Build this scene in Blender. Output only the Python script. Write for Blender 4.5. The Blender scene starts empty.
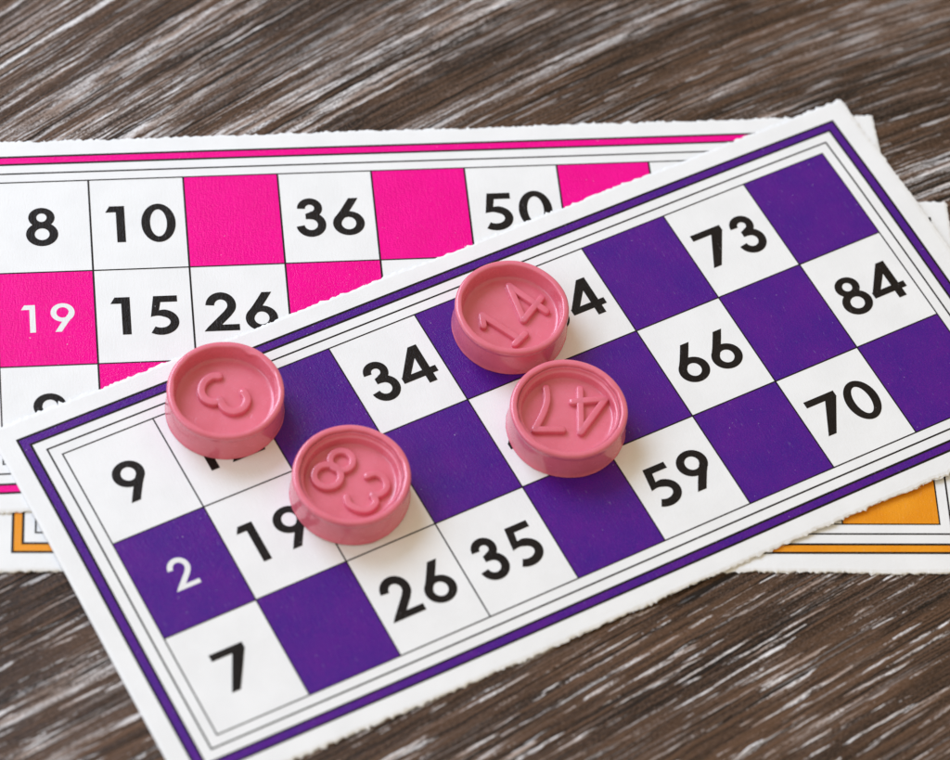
import bpy, bmesh, math, random
import numpy as np
from mathutils import Vector, Matrix
random.seed(7)
RNG = np.random.default_rng(11)
sc = bpy.context.scene
C = sc.collection
sc.unit_settings.scale_length = 0.01          # one unit is one centimetre

# ------------------------------------------------------------------ camera
EL, ROLL, DIST, FPX = 0.97372, 0.1400, 65.832, 3740.1
cd = bpy.data.cameras.new('camera'); cam = bpy.data.objects.new('camera', cd); C.objects.link(cam)
pos = Vector((0, -DIST*math.cos(EL), DIST*math.sin(EL)))
fw = -pos.normalized(); r0 = Vector((1, 0, 0)); u0 = r0.cross(fw)
rr = r0*math.cos(ROLL) + u0*math.sin(ROLL); uu = -r0*math.sin(ROLL) + u0*math.cos(ROLL)
M = Matrix((rr, uu, -fw)).transposed().to_4x4(); M.translation = pos
cam.matrix_world = M
cd.sensor_width = 36; cd.lens = 36*FPX/950; cd.clip_start = 1; cd.clip_end = 2000
cd.dof.use_dof = True
cd.dof.focus_distance = (Vector((1.6, 0.9, .3)) - pos).dot(fw)
cd.dof.aperture_fstop = 0.125
cd.dof.aperture_blades = 7
sc.camera = cam

# ------------------------------------------------------------------ light
sc.view_settings.view_transform = 'Standard'; sc.view_settings.look = 'None'
sc.view_settings.exposure = 0.03; sc.view_settings.gamma = 1
w = bpy.data.worlds.new('World'); sc.world = w; w.use_nodes = True
bg = w.node_tree.nodes['Background']
bg.inputs[0].default_value = (1.0, .84, .59, 1); bg.inputs[1].default_value = 0.60

def area(name, loc, target, sx, sy, power, col):
    l = bpy.data.lights.new(name, 'AREA'); l.shape = 'RECTANGLE'; l.size = sx; l.size_y = sy
    l.energy = power; l.color = col
    o = bpy.data.objects.new(name, l); C.objects.link(o); o.location = loc
    o.rotation_euler = (Vector(target) - Vector(loc)).to_track_quat('-Z', 'Y').to_euler()
    return o
# a tall window at the back left, and an added fill lamp to the left
area('window_light', (-80, 69, 88), (0, 0, 0), 82, 72, 172000, (.615, .755, 1.0))
area('side_fill', (-95, -25, 60), (0, 0, 0), 60, 60, 38000, (.615, .755, 1.0))

# ------------------------------------------------------------------ node helper
class NT:
    def __init__(s, name):
        s.m = bpy.data.materials.new(name); s.m.use_nodes = True
        s.t = s.m.node_tree; s.n = s.t.nodes; s.b = s.n['Principled BSDF']
    def link(s, a, b): s.t.links.new(a, b)
    def set(s, sock, v):
        if hasattr(v, 'is_linked'): s.link(v, sock)
        elif isinstance(v, tuple) and len(v) == 3 and sock.type == 'RGBA': sock.default_value = (*v, 1)
        else: sock.default_value = v
    def coord(s, kind='Object'): return s.n.new('ShaderNodeTexCoord').outputs[kind]
    def uv(s, name):
        n = s.n.new('ShaderNodeUVMap'); n.uv_map = name; return n.outputs[0]
    def mapping(s, v, scale=(1, 1, 1), loc=(0, 0, 0), rot=(0, 0, 0)):
        n = s.n.new('ShaderNodeMapping'); s.link(v, n.inputs[0])
        n.inputs['Scale'].default_value = scale; n.inputs['Location'].default_value = loc; n.inputs['Rotation'].default_value = rot
        return n.outputs[0]
    def noise(s, v, scale=1, detail=2, rough=.5, dist=0):
        n = s.n.new('ShaderNodeTexNoise'); s.link(v, n.inputs['Vector'])
        n.inputs['Scale'].default_value = scale; n.inputs['Detail'].default_value = detail
        n.inputs['Roughness'].default_value = rough; n.inputs['Distortion'].default_value = dist
        return n.outputs[0]
    def ramp(s, v, a, b, lo=0.0, hi=1.0, smooth=True):
        n = s.n.new('ShaderNodeMapRange'); n.interpolation_type = 'SMOOTHSTEP' if smooth else 'LINEAR'
        s.set(n.inputs[0], v); s.set(n.inputs[1], a); s.set(n.inputs[2], b); s.set(n.inputs[3], lo); s.set(n.inputs[4], hi)
        return n.outputs[0]
    def math(s, op, a, b=0.0):
        n = s.n.new('ShaderNodeMath'); n.operation = op; s.set(n.inputs[0], a); s.set(n.inputs[1], b); return n.outputs[0]
    def mix(s, f, a, b, mode='MIX'):
        n = s.n.new('ShaderNodeMix'); n.data_type = 'RGBA'; n.blend_type = mode
        s.set(n.inputs['Factor'], f); s.set(n.inputs[6], a); s.set(n.inputs[7], b); return n.outputs[2]
    def bump(s, h, strength, dist, prev=None):
        n = s.n.new('ShaderNodeBump'); s.link(h, n.inputs['Height'])
        n.inputs['Strength'].default_value = strength; n.inputs['Distance'].default_value = dist
        if prev: s.link(prev, n.inputs['Normal'])
        return n.outputs[0]
    def out(s, col=None, rough=None, normal=None, **k):
        if col is not None: s.set(s.b.inputs['Base Color'], col)
        if rough is not None: s.set(s.b.inputs['Roughness'], rough)
        if normal is not None: s.link(normal, s.b.inputs['Normal'])
        for a, v in k.items(): s.set(s.b.inputs[a.replace('_', ' ')], v)
        return s.m

# ------------------------------------------------------------------ materials
def wood_material():
    t = NT('limed_oak'); g0 = t.uv('grain')
    # a small sideways jitter keeps the fibres from running dead straight
    j = t.math('MULTIPLY', t.math('SUBTRACT', t.noise(t.mapping(g0, (1.6, 5, 1)), 1, 3, .6), .5), .075)
    cx = t.n.new('ShaderNodeCombineXYZ'); t.link(j, cx.inputs[1])
    ad = t.n.new('ShaderNodeVectorMath'); ad.operation = 'ADD'; t.link(g0, ad.inputs[0]); t.link(cx.outputs[0], ad.inputs[1])
    g = ad.outputs[0]
    def n(su, sv, detail=2, loc=0, rough=.5, dist=0):
        return t.noise(t.mapping(g, (su, sv, 1), (loc*3.1, loc*7.7, loc)), 1, detail, rough, dist)
    def soft(v, k, amt): return t.math('ADD', v, t.math('MULTIPLY', t.math('SUBTRACT', k, .5), amt))
    tone = n(.07, .5, 3, 1); fib = n(.16, 11, 4, 2, .7); fine = n(.45, 34, 3, 3, .6)
    speck = n(13, 34, 2, 4, .6); grit = n(26, 42, 1, 15)
    tone2 = n(.3, 1.8, 3, 16, .6)
    base = t.mix(t.ramp(tone, .33, .66), (.016, .009, .006), (.100, .052, .028))
    base = t.mix(t.math('MULTIPLY', t.ramp(tone2, .40, .66), .45), base, (.140, .072, .038))
    base = t.mix(t.math('MULTIPLY', t.ramp(soft(fib, speck, .10), .40, .56, 1, 0), .82), base, (.012, .008, .006))
    base = t.mix(t.math('MULTIPLY', t.ramp(soft(fine, speck, .3), .50, .64), .55), base, (.190, .105, .065))
    base = t.mix(t.math('MULTIPLY', t.ramp(grit, .54, .66), .45), base, (.24, .15, .11))
    # lime wash left in the open grain: pale bands of broken fine streaks, then single dashes
    sx = t.n.new('ShaderNodeSeparateXYZ'); t.link(g0, sx.inputs[0]); across = sx.outputs[1]
    band = t.ramp(soft(n(.06, .55, 2, 5, .5), tone2, .12), .535, .61)
    band = t.math('MAXIMUM', band, t.math('MULTIPLY', t.ramp(n(.05, .8, 3, 18, .5), .50, .60), t.ramp(across, 1, 6, 0, .8)))
    band = t.math('MULTIPLY', band, t.ramp(across, -5.5, -1.0, .12, 1))      # this board is open grained on one side only
    streak = t.ramp(soft(n(.11, 12.0, 4, 6, .68), speck, .16), .47, .55)
    brk = t.ramp(soft(n(1.1, 14, 3, 7, .7), grit, .3), .38, .52)
    a = t.math('MULTIPLY', t.math('MULTIPLY', band, streak), brk)
    dash = t.ramp(soft(n(.62, 12.5, 2, 8, .5), speck, .08), .590, .608)
    zone = t.math('MULTIPLY', t.ramp(n(.13, .6, 2, 9), .33, .47), t.ramp(across, -2.5, 2.5, 1, .35))
    d = t.math('MULTIPLY', t.math('MULTIPLY', dash, zone), t.ramp(soft(n(1.9, 12, 3, 10, .7), grit, .3), .40, .50))
    hair = t.math('MULTIPLY', t.ramp(soft(n(.2, 28, 2, 11), speck, .2), .58, .65), t.ramp(n(.2, 1.2, 2, 12), .46, .62))
    dust = t.math('MULTIPLY', t.ramp(n(17, 26, 2, 17, .5), .70, .76), .5)
    lime = t.math('ADD', t.math('ADD', t.math('MULTIPLY', a, 1.0), d), t.math('ADD', t.math('MULTIPLY', hair, .30), dust))
    lime = t.math('MINIMUM', lime, 1.0)
    limec = t.mix(t.ramp(soft(n(.8, 8, 3, 13), grit, .3), .38, .62), (.40, .30, .25), (.86, .84, .85))
    col = t.mix(t.math('MULTIPLY', lime, .94), base, limec)
    pore = t.math('MULTIPLY', t.ramp(soft(n(.22, 17, 3, 14, .6), speck, .14), .57, .63), .9)
    col = t.mix(pore, col, (.008, .006, .005))
    h = t.math('ADD', t.math('MULTIPLY', fib, .9), t.math('MULTIPLY', fine, .7))
    h = t.math('SUBTRACT', t.math('ADD', h, t.math('MULTIPLY', lime, .25)), pore)
    h = t.math('ADD', h, t.math('ADD', t.math('MULTIPLY', speck, .4), t.math('MULTIPLY', grit, .2)))
    nm = t.bump(h, .6, .035)
    return t.out(col, t.ramp(speck, .3, .7, .26, .44), nm, Specular_IOR_Level=.21)

def paper_bump(t):
    v = t.coord()
    f = t.noise(t.mapping(v, (26, 5, 10)), 1, 4, .6)
    g = t.noise(v, 34, 3, .6)
    return v, t.math('ADD', t.math('MULTIPLY', f, .8), g), f, g

def paper_material():
    t = NT('card_paper'); v, h, f, g = paper_bump(t)
    col = t.mix(t.ramp(t.noise(v, 1.3, 4, .6), .3, .7), (.83, .83, .825), (.87, .87, .865))
    col = t.mix(t.math('MULTIPLY', t.ramp(t.noise(v, 22, 3, .7), .62, .78), .14), col, (.62, .61, .60))
    return t.out(col, .55, t.bump(h, .40, .010), Specular_IOR_Level=.3)

def ink_material(name, c1, c2, mottle=.5, speck=.74, rough=.21, spec=.20, streak=.10):
    t = NT(name); v, h, f, g = paper_bump(t)
    m = t.noise(v, 48, 3, .75); big = t.noise(v, 1.6, 3, .6)
    k = t.math('ADD', t.math('MULTIPLY', m, mottle), t.math('MULTIPLY', big, 1-mottle))
    col = t.mix(t.ramp(k, .36, .64), c1, c2)
    sp = t.ramp(t.noise(v, 19, 2, .6), speck, speck+.03)
    col = t.mix(t.math('MULTIPLY', sp, .7), col, (.75, .72, .74))
    st = t.ramp(t.noise(t.mapping(v, (30, 6, 5)), 1, 3, .6), .64, .76)
    col = t.mix(t.math('MULTIPLY', st, streak), col, (.75, .70, .75))
    return t.out(col, rough, t.bump(h, .70, .012), Specular_IOR_Level=spec)

def plastic_material():
    t = NT('pink_plastic'); v = t.coord()
    b = t.noise(v, 1.7, 3, .6)
    col = t.mix(t.ramp(b, .3, .7), (.70, .145, .205), (.76, .175, .25))
    col = t.mix(t.math('MULTIPLY', t.ramp(t.noise(v, 21, 3, .7), .66, .76), .25), col, (.78, .36, .40))
    pit = t.ramp(t.noise(t.mapping(v, (1, 1, 1), (4, 2, 7)), 7.5, 1, .4), .70, .78)
    h = t.math('ADD', t.noise(v, 1.6, 1, .5), t.math('MULTIPLY', t.noise(v, 9, 2, .5), .06))
    h = t.math('SUBTRACT', h, t.math('MULTIPLY', pit, .5))
    return t.out(col, t.ramp(t.noise(v, 5, 3, .6), .3, .7, .17, .30), t.bump(h, .12, .06),
                 Subsurface_Weight=.08, Subsurface_Radius=(.18, .06, .05), Subsurface_Scale=.6, Coat_Weight=.3, Coat_Roughness=.12)

WOOD = wood_material(); PAPER = paper_material(); PLASTIC = plastic_material()
PURPLE = ink_material('purple_ink', (.044, .007, .225), (.116, .008, .250), .76, .752)
MAGENTA = ink_material('magenta_ink', (.86, .0001, .255), (.92, .0002, .285), .5, .745, .18, .13, .02)
ORANGE = ink_material('orange_ink', (.80, .275, .008), (.86, .33, .016), .4, .74)
BLACK = ink_material('black_ink', (.008, .005, .004), (.014, .010, .008), .5, .77, .34, .14)
WHITE = ink_material('white_ink', (.80, .80, .80), (.84, .84, .84), .5, .80)

# ------------------------------------------------------------------ mesh helpers
def mesh_object(name, verts, faces, mat, parent=None, smooth=False):
    me = bpy.data.meshes.new(name); me.from_pydata([tuple(v) for v in verts], [], faces); me.update()
    if smooth: me.polygons.foreach_set('use_smooth', [True]*len(me.polygons))
    me.materials.append(mat)
    o = bpy.data.objects.new(name, me); C.objects.link(o)
    if parent: o.parent = parent
    return o
def thing(name, label, cat, loc=(0, 0, 0), rz=0, group=None):
    o = bpy.data.objects.new(name, None); C.objects.link(o); o.location = loc; o.rotation_euler = (0, 0, rz)
    o.empty_display_size = .3
    o['label'] = label; o['category'] = cat
    if group: o['group'] = group
    return o

# ------------------------------------------------------------------ table top
def grain_v(x, y):
    """across-the-grain distance: the grain runs near 42 degrees and bends flatter towards the back right"""
    c, s = math.cos(math.radians(41)), math.sin(math.radians(41))
    u = x*c + y*s; v = -x*s + y*c
    a = np.clip(u, -13, 13); b = np.clip(v, -11, 11)
    g = -.0015*(.165*a**3 + a**2*(.07*b+1.89) - a*.656*b*(.755*b+5))
    return u, v - g - .07*np.clip(v, -8, 8)*0
def table():
    xs = np.concatenate([np.linspace(-60, -16, 8), np.linspace(-15, 15, 61), np.linspace(16, 60, 8)])
    ys = np.concatenate([np.linspace(-45, -13, 7), np.linspace(-12, 16, 57), np.linspace(17, 45, 6)])
    nx, ny = len(xs), len(ys)
    X, Y = np.meshgrid(xs, ys)
    top = np.stack([X.ravel(), Y.ravel(), np.zeros(nx*ny)], 1)
    faces = [(j*nx+i, j*nx+i+1, (j+1)*nx+i+1, (j+1)*nx+i) for j in range(ny-1) for i in range(nx-1)]
    ring = [i for i in range(nx)] + [j*nx+nx-1 for j in range(1, ny)] + [(ny-1)*nx+i for i in range(nx-2, -1, -1)] + [j*nx for j in range(ny-2, 0, -1)]
    n0 = len(top); low = top[ring] - [0, 0, 2.8]
    faces += [(ring[k], n0+k, n0+(k+1) % len(ring), ring[(k+1) % len(ring)]) for k in range(len(ring))]
    faces.append(tuple(reversed(range(n0, n0+len(ring)))))
    o = mesh_object('table_top', np.concatenate([top, low]), faces, WOOD)
    uvl = o.data.uv_layers.new(name='grain')
    idx = np.empty(len(o.data.loops), int); o.data.loops.foreach_get('vertex_index', idx)
    co = np.empty(len(o.data.vertices)*3); o.data.vertices.foreach_get('co', co); co = co.reshape(-1, 3)
    u, v = grain_v(co[:, 0], co[:, 1] + co[:, 2])
    uvl.data.foreach_set('uv', np.stack([u[idx], v[idx]], 1).ravel())
    o['kind'] = 'structure'; o['label'] = 'dark brown limed oak table top with pale grain streaks'
table()

# ------------------------------------------------------------------ the printed cards
CW, CH = 1.7084, 2.0
W, H = 9*CW, 3*CH
MARGIN = .95
T = .042
CARDS = {'orange': (-7.8127, 1.7673, .16244), 'pink': (-9.0826, 2.7047, .21739), 'purple': (-6.8256, -2.8110, .61089)}
def local(card, x, y):
    cx, cy, a = CARDS[card]; c, s = math.cos(a), math.sin(a)
    return (x-cx)*c + (y-cy)*s, -(x-cx)*s + (y-cy)*c
def world(card, x, y):
    cx, cy, a = CARDS[card]; c, s = math.cos(a), math.sin(a)
    return cx + x*c - y*s, cy + x*s + y*c
def support(card, x, y, reach=2.2):
    """1 over the card below, easing to 0 where the sheet above has sagged to the table"""
    lx, ly = local(card, x, y)
    qx = np.abs(lx - W/2) - (W/2 + MARGIN); qy = np.abs(ly + H/2) - (H/2 + MARGIN)
    d = np.sqrt(np.maximum(qx, 0)**2 + np.maximum(qy, 0)**2) + np.minimum(np.maximum(qx, qy), 0)
    k = np.clip(1 - (d-.06)/reach, 0, 1)
    return k*k*(3-2*k)
def height(card, x, y):
    x = np.asarray(x, float); y = np.asarray(y, float)
    wx, wy = world(card, x, y)
    z = T + .004 + .004*np.sin(wx*.5+1)*np.cos(wy*.6)
    if card != 'orange': z = z + (T+.006)*support('orange', wx, wy)
    if card == 'purple': z = z + (T+.006)*support('pink', wx, wy)
    return z

class Ink:
    """flat print that follows the sheet: quads cut fine enough to bend with it"""
    def __init__(s, card, off): s.card, s.off, s.v, s.f = card, off, [], []
    def poly(s, pts, off=0):
        n = len(s.v); s.v += [(x, y, s.off+off) for x, y in pts]; s.f.append(tuple(range(n, n+len(pts))))
    def strip(s, A, B, off=0, step=.22):
        L = max(math.dist(A[0], A[1]), math.dist(B[0], B[1])); k = max(1, int(L/step)+1)
        P = [((A[0][0]+(A[1][0]-A[0][0])*i/k, A[0][1]+(A[1][1]-A[0][1])*i/k), (B[0][0]+(B[1][0]-B[0][0])*i/k, B[0][1]+(B[1][1]-B[0][1])*i/k)) for i in range(k+1)]
        for i in range(k): s.poly([P[i][0], P[i+1][0], P[i+1][1], P[i][1]], off)
    def rect(s, x0, y0, x1, y1, off=0):
        k = max(1, int((y1-y0)/.22))
        for j in range(k):
            a, b = y0+(y1-y0)*j/k, y0+(y1-y0)*(j+1)/k
            s.strip(((x0, b), (x1, b)), ((x0, a), (x1, a)), off)
    def frame(s, m0, m1, off=0):
        o = [(-m1, m1), (W+m1, m1), (W+m1, -H-m1), (-m1, -H-m1)]; i = [(-m0, m0), (W+m0, m0), (W+m0, -H-m0), (-m0, -H-m0)]
        for k in range(4): s.strip((o[k], o[(k+1) % 4]), (i[k], i[(k+1) % 4]), off)
    def build(s, name, mat, parent):
        v = np.array(s.v); v[:, 2] += height(s.card, v[:, 0], v[:, 1])
        o = mesh_object(name, v, s.f, mat, parent)
        bm = bmesh.new(); bm.from_mesh(o.data)
        bad = [f for f in bm.faces if f.normal.z < 0]
        bmesh.ops.reverse_faces(bm, faces=bad); bm.to_mesh(o.data); bm.free()
        return o

# ---- numerals, drawn as strokes in a geometric bold face (height .8 cm)
def ell(cx, cy, rx, ry, a0, a1, n=26):
    return [(cx+rx*math.cos(math.radians(a0+(a1-a0)*i/n)), cy+ry*math.sin(math.radians(a0+(a1-a0)*i/n))) for i in range(n+1)]
def clip_y(poly, lo, hi):
    for sgn, lim in ((1, lo), (-1, -hi)):
        out = []
        for k in range(len(poly)):
            a, b = poly[k-1], poly[k]; fa, fb = sgn*a[1]-lim, sgn*b[1]-lim
            if (fa >= 0) != (fb >= 0):
                q = fa/(fa-fb); out.append((a[0]+(b[0]-a[0])*q, a[1]+(b[1]-a[1])*q))
            if fb >= 0: out.append(b)
        poly = out
        if not poly: break
    return poly
def ribbon(path, w, lo=-1, hi=2):
    w = w if isinstance(w, (list, tuple)) else [w]*len(path); L = []; n = len(path)
    for i in range(n):
        a, b = path[max(i-1, 0)], path[min(i+1, n-1)]
        dx, dy = b[0]-a[0], b[1]-a[1]; d = math.hypot(dx, dy) or 1
        L.append(((path[i][0]-dy/d*w[i]/2, path[i][1]+dx/d*w[i]/2), (path[i][0]+dy/d*w[i]/2, path[i][1]-dx/d*w[i]/2)))
    out = []
    for i in range(n-1):
        p = clip_y([L[i][0], L[i+1][0], L[i+1][1], L[i][1]], lo, hi)
        if len(p) > 2: out.append(p)
    return out
def ring(cx, cy, ro, ri, n=40):
    o = ell(cx, cy, *ro, 0, 360, n); i = ell(cx, cy, *ri, 0, 360, n)
    return [[o[k], o[k+1], i[k+1], i[k]] for k in range(n)]
def glyph(ch, s=.155):
    """list of layers, each a list of polygons that do not overlap one another"""
    h = s*.86
    if ch == '0': return [ring(0, .4, (.308, .425), (.308-s*1.02, .425-h*.95))]
    if ch == '1': return [[[(-s/2, 0), (s/2, 0), (s/2, .8), (-s/2, .8)]], [[(-.265, .665), (-s/2, .665), (-s/2+.01, .8), (-.19, .8)]]]
    if ch == '2':
        arc = ell(-.035, .548, .27-s/2, .27-h/2, 178, -28, 30)
        return [ribbon(arc + [(arc[-1][0]-.06, arc[-1][1]-.085), (-.235, .03), (-.33, -.10)], s, 0, 1), [[(-.335, 0), (.275, 0), (.275, h), (-.215, h)]]]
    if ch == '3':
        return [ribbon(ell(-.01, .603, .232-s/2, .218-h/2, 182, -88, 30), s*.94), ribbon(ell(-.005, .237, .272-s/2, .262-h/2, 92, -174, 30), s*.98), [[(-.095, .362), (.03, .362), (.03, .522), (-.01, .515), (-.095, .482)]]]
    if ch == '4':
        return [[[(-.335, .165), (.335, .165), (.335, .165+h), (-.335, .165+h)]], [[(.075, 0), (.075+s, 0), (.075+s, .83), (.075, .83)]],
                [[(-.335, .20), (-.335+s*1.05, .20+.06), (.17, .70), (.14, .83), (.065, .83), (-.335, .275)]]]
    if ch == '5':
        p = ell(-.065, .238, .325-s/2-.01, .263-h/2, 128, -128, 34)
        return [ribbon(p, [s*(.40+.6*min(1, i/7)) for i in range(len(p))]), [[(-.175, .8), (.235, .8), (.235, .8-h), (-.165, .8-h)]], [[(-.185, .8), (-.185+s*.95, .8), (-.235+s*.80, .40), (-.245, .355)]]]
    if ch in '69':
        a = ribbon([(.16, .88), (.045, .68), (-.085, .47), (-.185, .33), (-.208, .25)], s*.98, -1, .8)
        L = [ring(0, .243, (.287, .268), (.287-s, .268-h*.98)), a]
        return L if ch == '6' else [[[(-x, .8-y) for x, y in p] for p in q] for q in L]
    if ch == '7': return [[[(-.315, .8-h), (.30, .8-h), (.30, .8), (-.315, .8)]], [clip_y([(.30, .8), (.30-s*1.12, .8), (-.27, 0), (-.27+s*1.05, 0), (.30, .8-h*.9)], 0, 1)]]
    if ch == '8': return [ring(0, .603, (.235, .217), (.235-s*.93, .217-h*.93)), ring(0, .237, (.286, .262), (.286-s, .262-h))]

def number(card, parent, text, col, row, mat=None, scale=1.0, s=.155, y0=.595, adv=.675, label=None, x=None):
    k = Ink(card, .0030); n = 0
    cx = col*CW + (CW/2+.015 if x is None else x); by = -(row+1)*CH + y0
    for i, ch in enumerate(text):
        dx = (i-(len(text)-1)/2)*adv*scale
        for L in glyph(ch, s):
            for p in L: k.poly([(cx+dx+a*scale, by+b*scale) for a, b in p], n*.00012)
            n += 1
    o = k.build('number', mat or BLACK, parent)
    o['label'] = label or 'black number ' + text
    return o

def sheet(card, parent, ragged, seed):
    """the card blank: a bent grid with perforated, torn edges and a real thickness"""
    rng = np.random.default_rng(seed); st = .05
    nx = int((W+2*MARGIN)/st)+1; ny = int((H+2*MARGIN)/st)+1
    xs = np.linspace(-MARGIN, W+MARGIN, nx); ys = np.linspace(-H-MARGIN, MARGIN, ny)
    X, Y = np.meshgrid(xs, ys)
    def edge(n, amp):
        t = np.arange(n)*st
        e = sum(a*np.interp(t, np.arange(0, t[-1]+2*p, p), rng.standard_normal(len(np.arange(0, t[-1]+2*p, p)))) for p, a in ((1.7, .016), (.55, .014), (.2, .013), (.05, .007)))
        ph = np.cumsum(1/rng.normal(.215, .03, n)*st)      # perforation ties, unevenly spaced
        tie = np.maximum(0, np.cos(2*np.pi*ph))**2 * np.interp(t, np.arange(0, t[-1]+.6, .3), rng.uniform(.25, 1, len(np.arange(0, t[-1]+.6, .3))))
        return amp*(.50*e + .030*tie - .010)
    eb, et = edge(nx, ragged[0]), edge(nx, ragged[1]); el, er = edge(ny, ragged[2]), edge(ny, ragged[3]) + (.05 if card == 'purple' else 0)
    def put(A, ix, e): 
        for k, q in enumerate((1, .55, .2)): A[ix(k)] += q*e
    put(Y, lambda k: (k, slice(None)), -eb); put(Y, lambda k: (ny-1-k, slice(None)), et)
    put(X, lambda k: (slice(None), k), -el); put(X, lambda k: (slice(None), nx-1-k), er)
    Z = height(card, X, Y)
    Zt = Z.copy()
    Zt[0] -= .010; Zt[-1] -= .010; Zt[:, 0] -= .010; Zt[:, -1] -= .010     # bruised edge
    top = np.stack([X, Y, Zt], -1).reshape(-1, 3); bot = np.stack([X, Y, Z-T], -1).reshape(-1, 3)
    N = nx*ny; f = []
    for j in range(ny-1):
        b = j*nx
        for i in range(nx-1):
            a = b+i; f.append((a, a+1, a+1+nx, a+nx)); f.append((N+a+nx, N+a+1+nx, N+a+1, N+a))
    rg = list(range(nx)) + [j*nx+nx-1 for j in range(1, ny)] + [(ny-1)*nx+i for i in range(nx-2, -1, -1)] + [j*nx for j in range(ny-2, 0, -1)]
    # torn side: two extra rings pushed in and out
    ctr = np.array([W/2, -H/2])
    v = [top, bot]; prev = rg; base = 2*N
    sidew = np.full((len(rg), 1), ragged[3]); sidew[:nx] = ragged[0]; sidew[nx+ny-1:nx+ny-1+nx-1] = ragged[1]; sidew[nx+ny-1+nx-1:] = ragged[2]
    for q in (.35, .7):
        P = top[rg]*(1-q) + bot[rg]*q
        d = np.zeros((len(rg), 2)); d[:nx, 1] = -1; d[nx:nx+ny-2, 0] = 1; d[nx+ny-1:nx+ny-1+nx-2, 1] = 1; d[nx+ny-1+nx-1:, 0] = -1
        P[:, :2] += d*(.010+.012*rng.standard_normal((len(rg), 1)))*sidew
        idx = list(range(base, base+len(rg))); base += len(rg); v.append(P)
        f += [(prev[k], idx[k], idx[(k+1) % len(rg)], prev[(k+1) % len(rg)]) for k in range(len(rg))]; prev = idx
    lo = [N+k for k in rg]
    f += [(prev[k], lo[k], lo[(k+1) % len(rg)], prev[(k+1) % len(rg)]) for k in range(len(rg))]
    v = np.concatenate(v)
    # loose paper fibres along the torn edges
    fib = []; fv = list(map(tuple, v))
    sides = ((0, nx, ragged[0], (0, -1)), (nx+ny-1, nx, ragged[1], (0, 1)), (nx+ny-2+nx, ny, ragged[2], (-1, 0)), (nx-1, ny, ragged[3], (1, 0)))
    for s0, n, amp, d in sides:
        for _ in range(int(n*1.0*(amp > .7))):
            k = rg[(s0+rng.integers(0, n-1)) % len(rg)]; p = v[k]
            L = abs(rng.normal(.018, .014))+.006; a = math.atan2(d[1], d[0])+rng.normal(0, .6); w_ = .006+.008*rng.random()
            dx, dy = math.cos(a), math.sin(a); z = p[2]-.004-T*.6*rng.random(); b = len(fv)
            fv += [(p[0]-dx*.02-dy*w_, p[1]-dy*.02+dx*w_, z), (p[0]-dx*.02+dy*w_, p[1]-dy*.02-dx*w_, z), (p[0]+dx*L, p[1]+dy*L, z+rng.normal(0, .008)), (p[0]-dx*.02, p[1]-dy*.02, z-.008)]
            f += [(b, b+1, b+2), (b+1, b+3, b+2), (b+3, b, b+2)]
    return mesh_object('card_sheet', fv, f, PAPER, parent, smooth=False)

def card(card_name, label, ink, ragged, seed, squares, lines=True, line_w=.026):
    x, y, a = CARDS[card_name]
    t = thing('bingo_card', label, 'bingo card', (x, y, 0), a, 'bingo cards piled on the table')
    sheet(card_name, t, ragged, seed)
    k = Ink(card_name, .0014); k.frame(.41, .58); b = k.build('printed_border', ink, t)
    k = Ink(card_name, .0022)
    k.frame(.388, .432); k.frame(.560, .604); k.build('border_outline', BLACK, b)
    k = Ink(card_name, .0022)
    k.frame(.182, .214); k.frame(-.013, .013)
    hw = line_w/2
    for i in range(1, 9): k.strip(((i*CW-hw, 0), (i*CW-hw, -H)), ((i*CW+hw, 0), (i*CW+hw, -H)), .0002)
    for j in (1, 2): k.strip(((0, -j*CH-.013), (W, -j*CH-.013)), ((0, -j*CH+.013), (W, -j*CH+.013)), .0004)
    k.build('grid_lines', BLACK, t)
    for c, r in squares:
        k = Ink(card_name, .0014); k.rect(c*CW, -(r+1)*CH, (c+1)*CW, -r*CH); k.build('coloured_square', ink, t)
    return t

card('orange', 'orange bordered card at the bottom of the pile, mostly hidden under the other two', ORANGE, (1, .8, .6, .5), 3, [(8, 2)])
pk = card('pink', 'bright pink and white card with 8, 10, 36 and 50, lying under the purple card', MAGENTA, (.8, 1.25, .6, .5), 4,
          [(2, 0), (4, 0), (6, 0), (0, 1), (3, 1), (1, 2)], line_w=.034)
for txt, c, r in (('8', 0, 0), ('10', 1, 0), ('36', 3, 0), ('50', 5, 0), ('15', 1, 1), ('26', 2, 1), ('9', 0, 2)):
    number('pink', pk, txt, c, r, x=(.84 if len(txt) == 1 else CW/2+.02))
number('pink', pk, '19', 0, 1, WHITE, .735, .138, .708, .72, 'small white number 19 on a pink square')
pu = card('purple', 'purple and white numbered card on top of the pile, carrying the four tokens', PURPLE, (1.15, 1.15, .06, .75), 5,
          [(2, 0), (4, 0), (6, 0), (8, 0), (0, 1), (3, 1), (5, 1), (7, 1), (1, 2), (4, 2), (6, 2), (8, 2)])
for txt, c, r in (('9', 0, 0), ('12', 1, 0), ('34', 3, 0), ('54', 5, 0), ('73', 7, 0), ('19', 1, 1), ('42', 4, 1), ('66', 6, 1), ('84', 8, 1),
                  ('7', 0, 2), ('26', 2, 2), ('35', 3, 2), ('59', 5, 2), ('70', 7, 2)):
    number('purple', pu, txt, c, r, x=(.84 if len(txt) == 1 else CW/2+.01))
number('purple', pu, '2', 0, 1, WHITE, .735, .130, .700, .72, 'small white number 2 on a purple square', x=.83)

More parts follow.
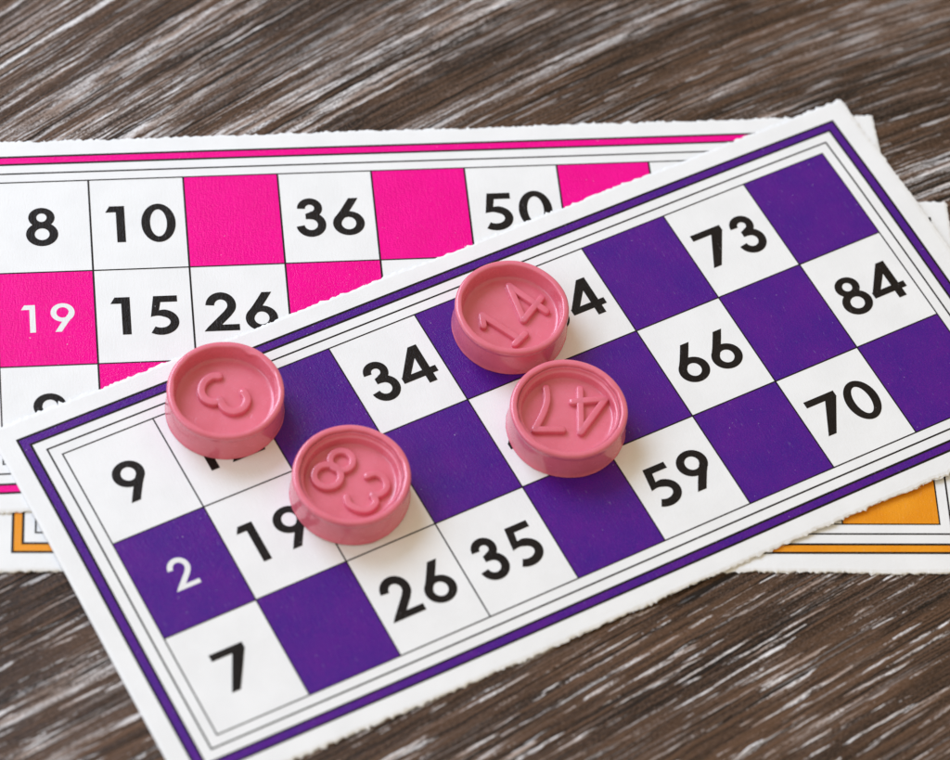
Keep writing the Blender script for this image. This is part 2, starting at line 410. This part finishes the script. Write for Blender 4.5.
# ------------------------------------------------------------------ the tokens
def lathe(profile, seed, n=192, nick=()):
    rng = np.random.default_rng(seed); th = np.linspace(0, 2*np.pi, n, endpoint=False)
    wob = sum(rng.normal(0, .0018)*np.cos(k*th+rng.uniform(0, 6)) for k in range(2, 9))
    lip = sum(rng.normal(0, .0010)*np.cos(k*th+rng.uniform(0, 6)) for k in range(3, 24))
    v, f = [], []
    for r, z, kind in profile:
        R = r*(1+wob*.8) if r > .3 else np.full(n, r); Z = np.full(n, z)
        if kind == 'lip':
            R = R+lip
            for a, w_, d in nick:
                g = np.exp(-((np.angle(np.exp(1j*(th-a))))/w_)**2); Z = Z-d*g; R = R-d*.7*g
        if kind == 'side': R = R + .0008*np.tanh(3*np.cos(7*th+seed))
        if kind == 'flash': R = R + .004*np.maximum(0, np.interp(th, np.linspace(0, 2*np.pi, 60), rng.standard_normal(60)))
        v += list(zip(R*np.cos(th), R*np.sin(th), Z))
    m = len(profile)
    for j in range(m-1):
        for i in range(n):
            a, b = j*n+i, j*n+(i+1) % n
            f.append((a, b, b+n, a+n))
    v.append((0, 0, profile[-1][1])); c = len(v)-1
    f += [((m-1)*n+i, (m-1)*n+(i+1) % n, c) for i in range(n)]
    v.append((0, 0, profile[0][1])); c = len(v)-1
    f += [((i+1) % n, i, c) for i in range(n)]
    return v, f
PLAIN = [(1.02, 0, ''), (1.038, .0, 'flash'), (1.038, .018, 'flash'), (1.031, .03, ''), (1.026, .10, 'side'), (1.016, .25, 'side'), (1.006, .40, 'side'), (.999, .47, 'side'), (.998, .500, ''),
         (1.006, .510, ''), (1.014, .524, ''), (1.018, .545, ''), (1.018, .572, ''), (1.014, .596, ''), (1.004, .615, ''), (.988, .627, ''), (.965, .632, ''), (.940, .632, ''),
         (.920, .629, 'lip'), (.908, .623, 'lip'), (.899, .612, 'lip'), (.894, .597, 'lip'), (.891, .575, 'lip'),
         (.882, .53, ''), (.874, .44, ''), (.866, .345, ''), (.857, .316, ''), (.835, .303, ''), (.78, .300, ''), (.5, .298, ''), (.25, .298, '')]
STEP = PLAIN[:24] + [(.876, .580, 'lip'), (.868, .562, 'lip'), (.858, .53, ''), (.850, .515, ''), (.836, .508, ''), (.822, .503, ''), (.815, .490, ''),
         (.808, .44, ''), (.801, .365, ''), (.792, .343, ''), (.77, .332, ''), (.70, .330, ''), (.4, .330, ''), (.2, .330, '')]
def catmull(p, closed=False, n=6):
    q = p if not closed else p
    out = []; m = len(p)
    rng = range(m) if closed else range(m-1)
    for i in rng:
        g = lambda k: np.array(p[k % m] if closed else p[min(max(k, 0), m-1)])
        a, b, c, d = g(i-1), g(i), g(i+1), g(i+2)
        for j in range(n):
            t = j/n; out.append(tuple(.5*(2*b + (c-a)*t + (2*a-5*b+4*c-d)*t*t + (3*b-a-3*c+d)*t**3)))
    if not closed: out.append(tuple(p[-1]))
    return out
def bead(path, z0, w, h, closed=False):
    """a raised stroke with sloping sides, rounded shoulders and round ends"""
    P = [np.array(q, float) for q in path]
    sec = [(-w*.56, -.02), (-w*.53, h*.25), (-w*.50, h*.74), (-w*.44, h*.94), (-w*.33, h), (w*.33, h), (w*.44, h*.94), (w*.50, h*.74), (w*.53, h*.25), (w*.56, -.02)]
    v, f = [], []; n = len(P); m = len(sec); rows = []
    def tang(i):
        a, b = (P[(i-1) % n], P[(i+1) % n]) if closed else (P[max(i-1, 0)], P[min(i+1, n-1)])
        d = b-a; return d/(np.linalg.norm(d) or 1)
    st = []
    if not closed:
        t = tang(0); st += [(P[0]-t*w*.5*math.sin(a), t, math.cos(a)) for a in (1.45, 1.1, .6)]
    for i in range(n):
        t = tang(i); k = 1.0
        if 0 < i < n-1 or closed:
            d1 = P[i]-P[i-1]; d1 = d1/(np.linalg.norm(d1) or 1); k = 1/max(.55, abs(float(d1 @ t)))
        st.append((P[i], t, k))
    if not closed:
        t = tang(n-1); st += [(P[-1]+t*w*.5*math.sin(a), t, math.cos(a)) for a in (.6, 1.1, 1.45)]
    for p, t, k in st:
        nrm = np.array([-t[1], t[0]])
        v += [(*(p+nrm*o*k), z0 + (z if (k >= 1 or z < 0) else z*(1-.35*(1-k)))) for o, z in sec]
    N = len(st)
    for i in range(N if closed else N-1):
        a, b = i*m, ((i+1) % N)*m
        for j in range(m-1): f.append((a+j, a+j+1, b+j+1, b+j))
    if not closed: f += [tuple(range(m-1, -1, -1)), tuple(range((N-1)*m, N*m))]
    return v, f
def ring_path(cx, cy, ax, ay, bx, by, n=28):
    return [(cx+ax*math.cos(2*math.pi*i/n)+bx*math.sin(2*math.pi*i/n), cy+ay*math.cos(2*math.pi*i/n)+by*math.sin(2*math.pi*i/n)) for i in range(n)]

def token(name_label, x, y, r, prof, floor, digits, seed, nick=(), tilt=(0, 0)):
    lx, ly = local('purple', x, y)
    th = np.linspace(0, 2*np.pi, 24)
    z = float(np.max(height('purple', lx+1.03*np.cos(th), ly+1.03*np.sin(th)))) + .0035
    t = thing('bingo_token', name_label, 'bingo token', (x, y, z), 0, 'pink plastic tokens on the purple card')
    s = r/1.018
    v, f = lathe(prof, seed, nick=nick)
    o = mesh_object('token_body', [(a*s, b*s, c) for a, b, c in v], f, PLASTIC, t, smooth=True)
    for text, strokes in digits:
        V, F = [], []
        for k, (path, closed) in enumerate(strokes):
            v, f = bead(path, floor + .0006*k, .146 if text == '3' and len(digits) == 1 else .124, .085, closed); n = len(V); V += v; F += [tuple(n+i for i in q) for q in f]
        d = mesh_object('raised_digit', V, F, PLASTIC, t, smooth=True); d['label'] = 'raised pink digit ' + text
        bm = bmesh.new(); bm.from_mesh(d.data); bmesh.ops.recalc_face_normals(bm, faces=bm.faces); bm.to_mesh(d.data); bm.free()
    return t
def seg(p, n=8):
    out = []
    for a, b in zip(p[:-1], p[1:]): out += [(a[0]+(b[0]-a[0])*i/n, a[1]+(b[1]-a[1])*i/n) for i in range(n)]
    return out + [p[-1]]

token('pink token with a raised 3, nearest the left edge of the purple card', -4.2305, -1.4420, 1.016, PLAIN, .298,
      [('3', [(catmull([(-.176, .437), (-.305, .404), (-.417, .258), (-.433, .075), (-.344, -.072), (-.194, -.118), (-.077, -.063)]), False),
              (catmull([(-.090, -.045), (.029, -.206), (.184, -.251), (.333, -.154), (.379, .033), (.29, .19)]), False)])], 1,
      nick=((1.25, .10, .030), (.05, .16, .035), (5.5, .3, .012), (.6, .1, .015)))
token('pink token with a raised 83, the lowest of the four in the picture', -1.8539, -2.7922, 1.017, STEP, .330,
      [('8', [(ring_path(-.218, .392, .195, .03, -.03, .195), True), (ring_path(-.412, .044, .228, .035, -.035, .225), True)]),
       ('3', [(catmull([(.257, .156), (.394, .231), (.550, .165), (.620, -.020), (.530, -.165), (.394, -.216)]), False), (catmull([(.400, -.205), (.471, -.35), (.374, -.505), (.202, -.533), (.03, -.458), (-.034, -.312)]), False)])], 2,
      nick=((3.0, .12, .02), (.4, .4, .01)))
token('pink token with a raised 14, the farthest back of the four', .4676, 1.1383, 1.009, PLAIN, .298,
      [('1', [(seg([(-.453, -.314), (-.509, -.089)], 4), False), (seg([(-.509, -.089), (.221, -.495)]), False), (seg([(.296, -.352), (.141, -.601)], 4), False)]),
       ('4', [(seg([(.619, .188), (-.108, .626)]), False), (seg([(-.108, .626), (.235, -.065)]), False), (seg([(.235, -.065), (.499, .46)]), False)])], 3)
token('pink token with an upside down raised 47, just in front of the 14 token', 1.6781, -.8251, 1.024, STEP, .330,
      [('4', [(seg([(.156, .59), (.262, -.313)]), False), (seg([(.262, -.313), (.622, .451)]), False), (seg([(.622, .451), (.051, .292)]), False)]),
       ('7', [(seg([(-.052, -.312), (-.537, -.394)], 6), False), (catmull([(-.537, -.394), (-.426, -.034), (-.388, .261), (-.432, .508)]), False)])], 4)
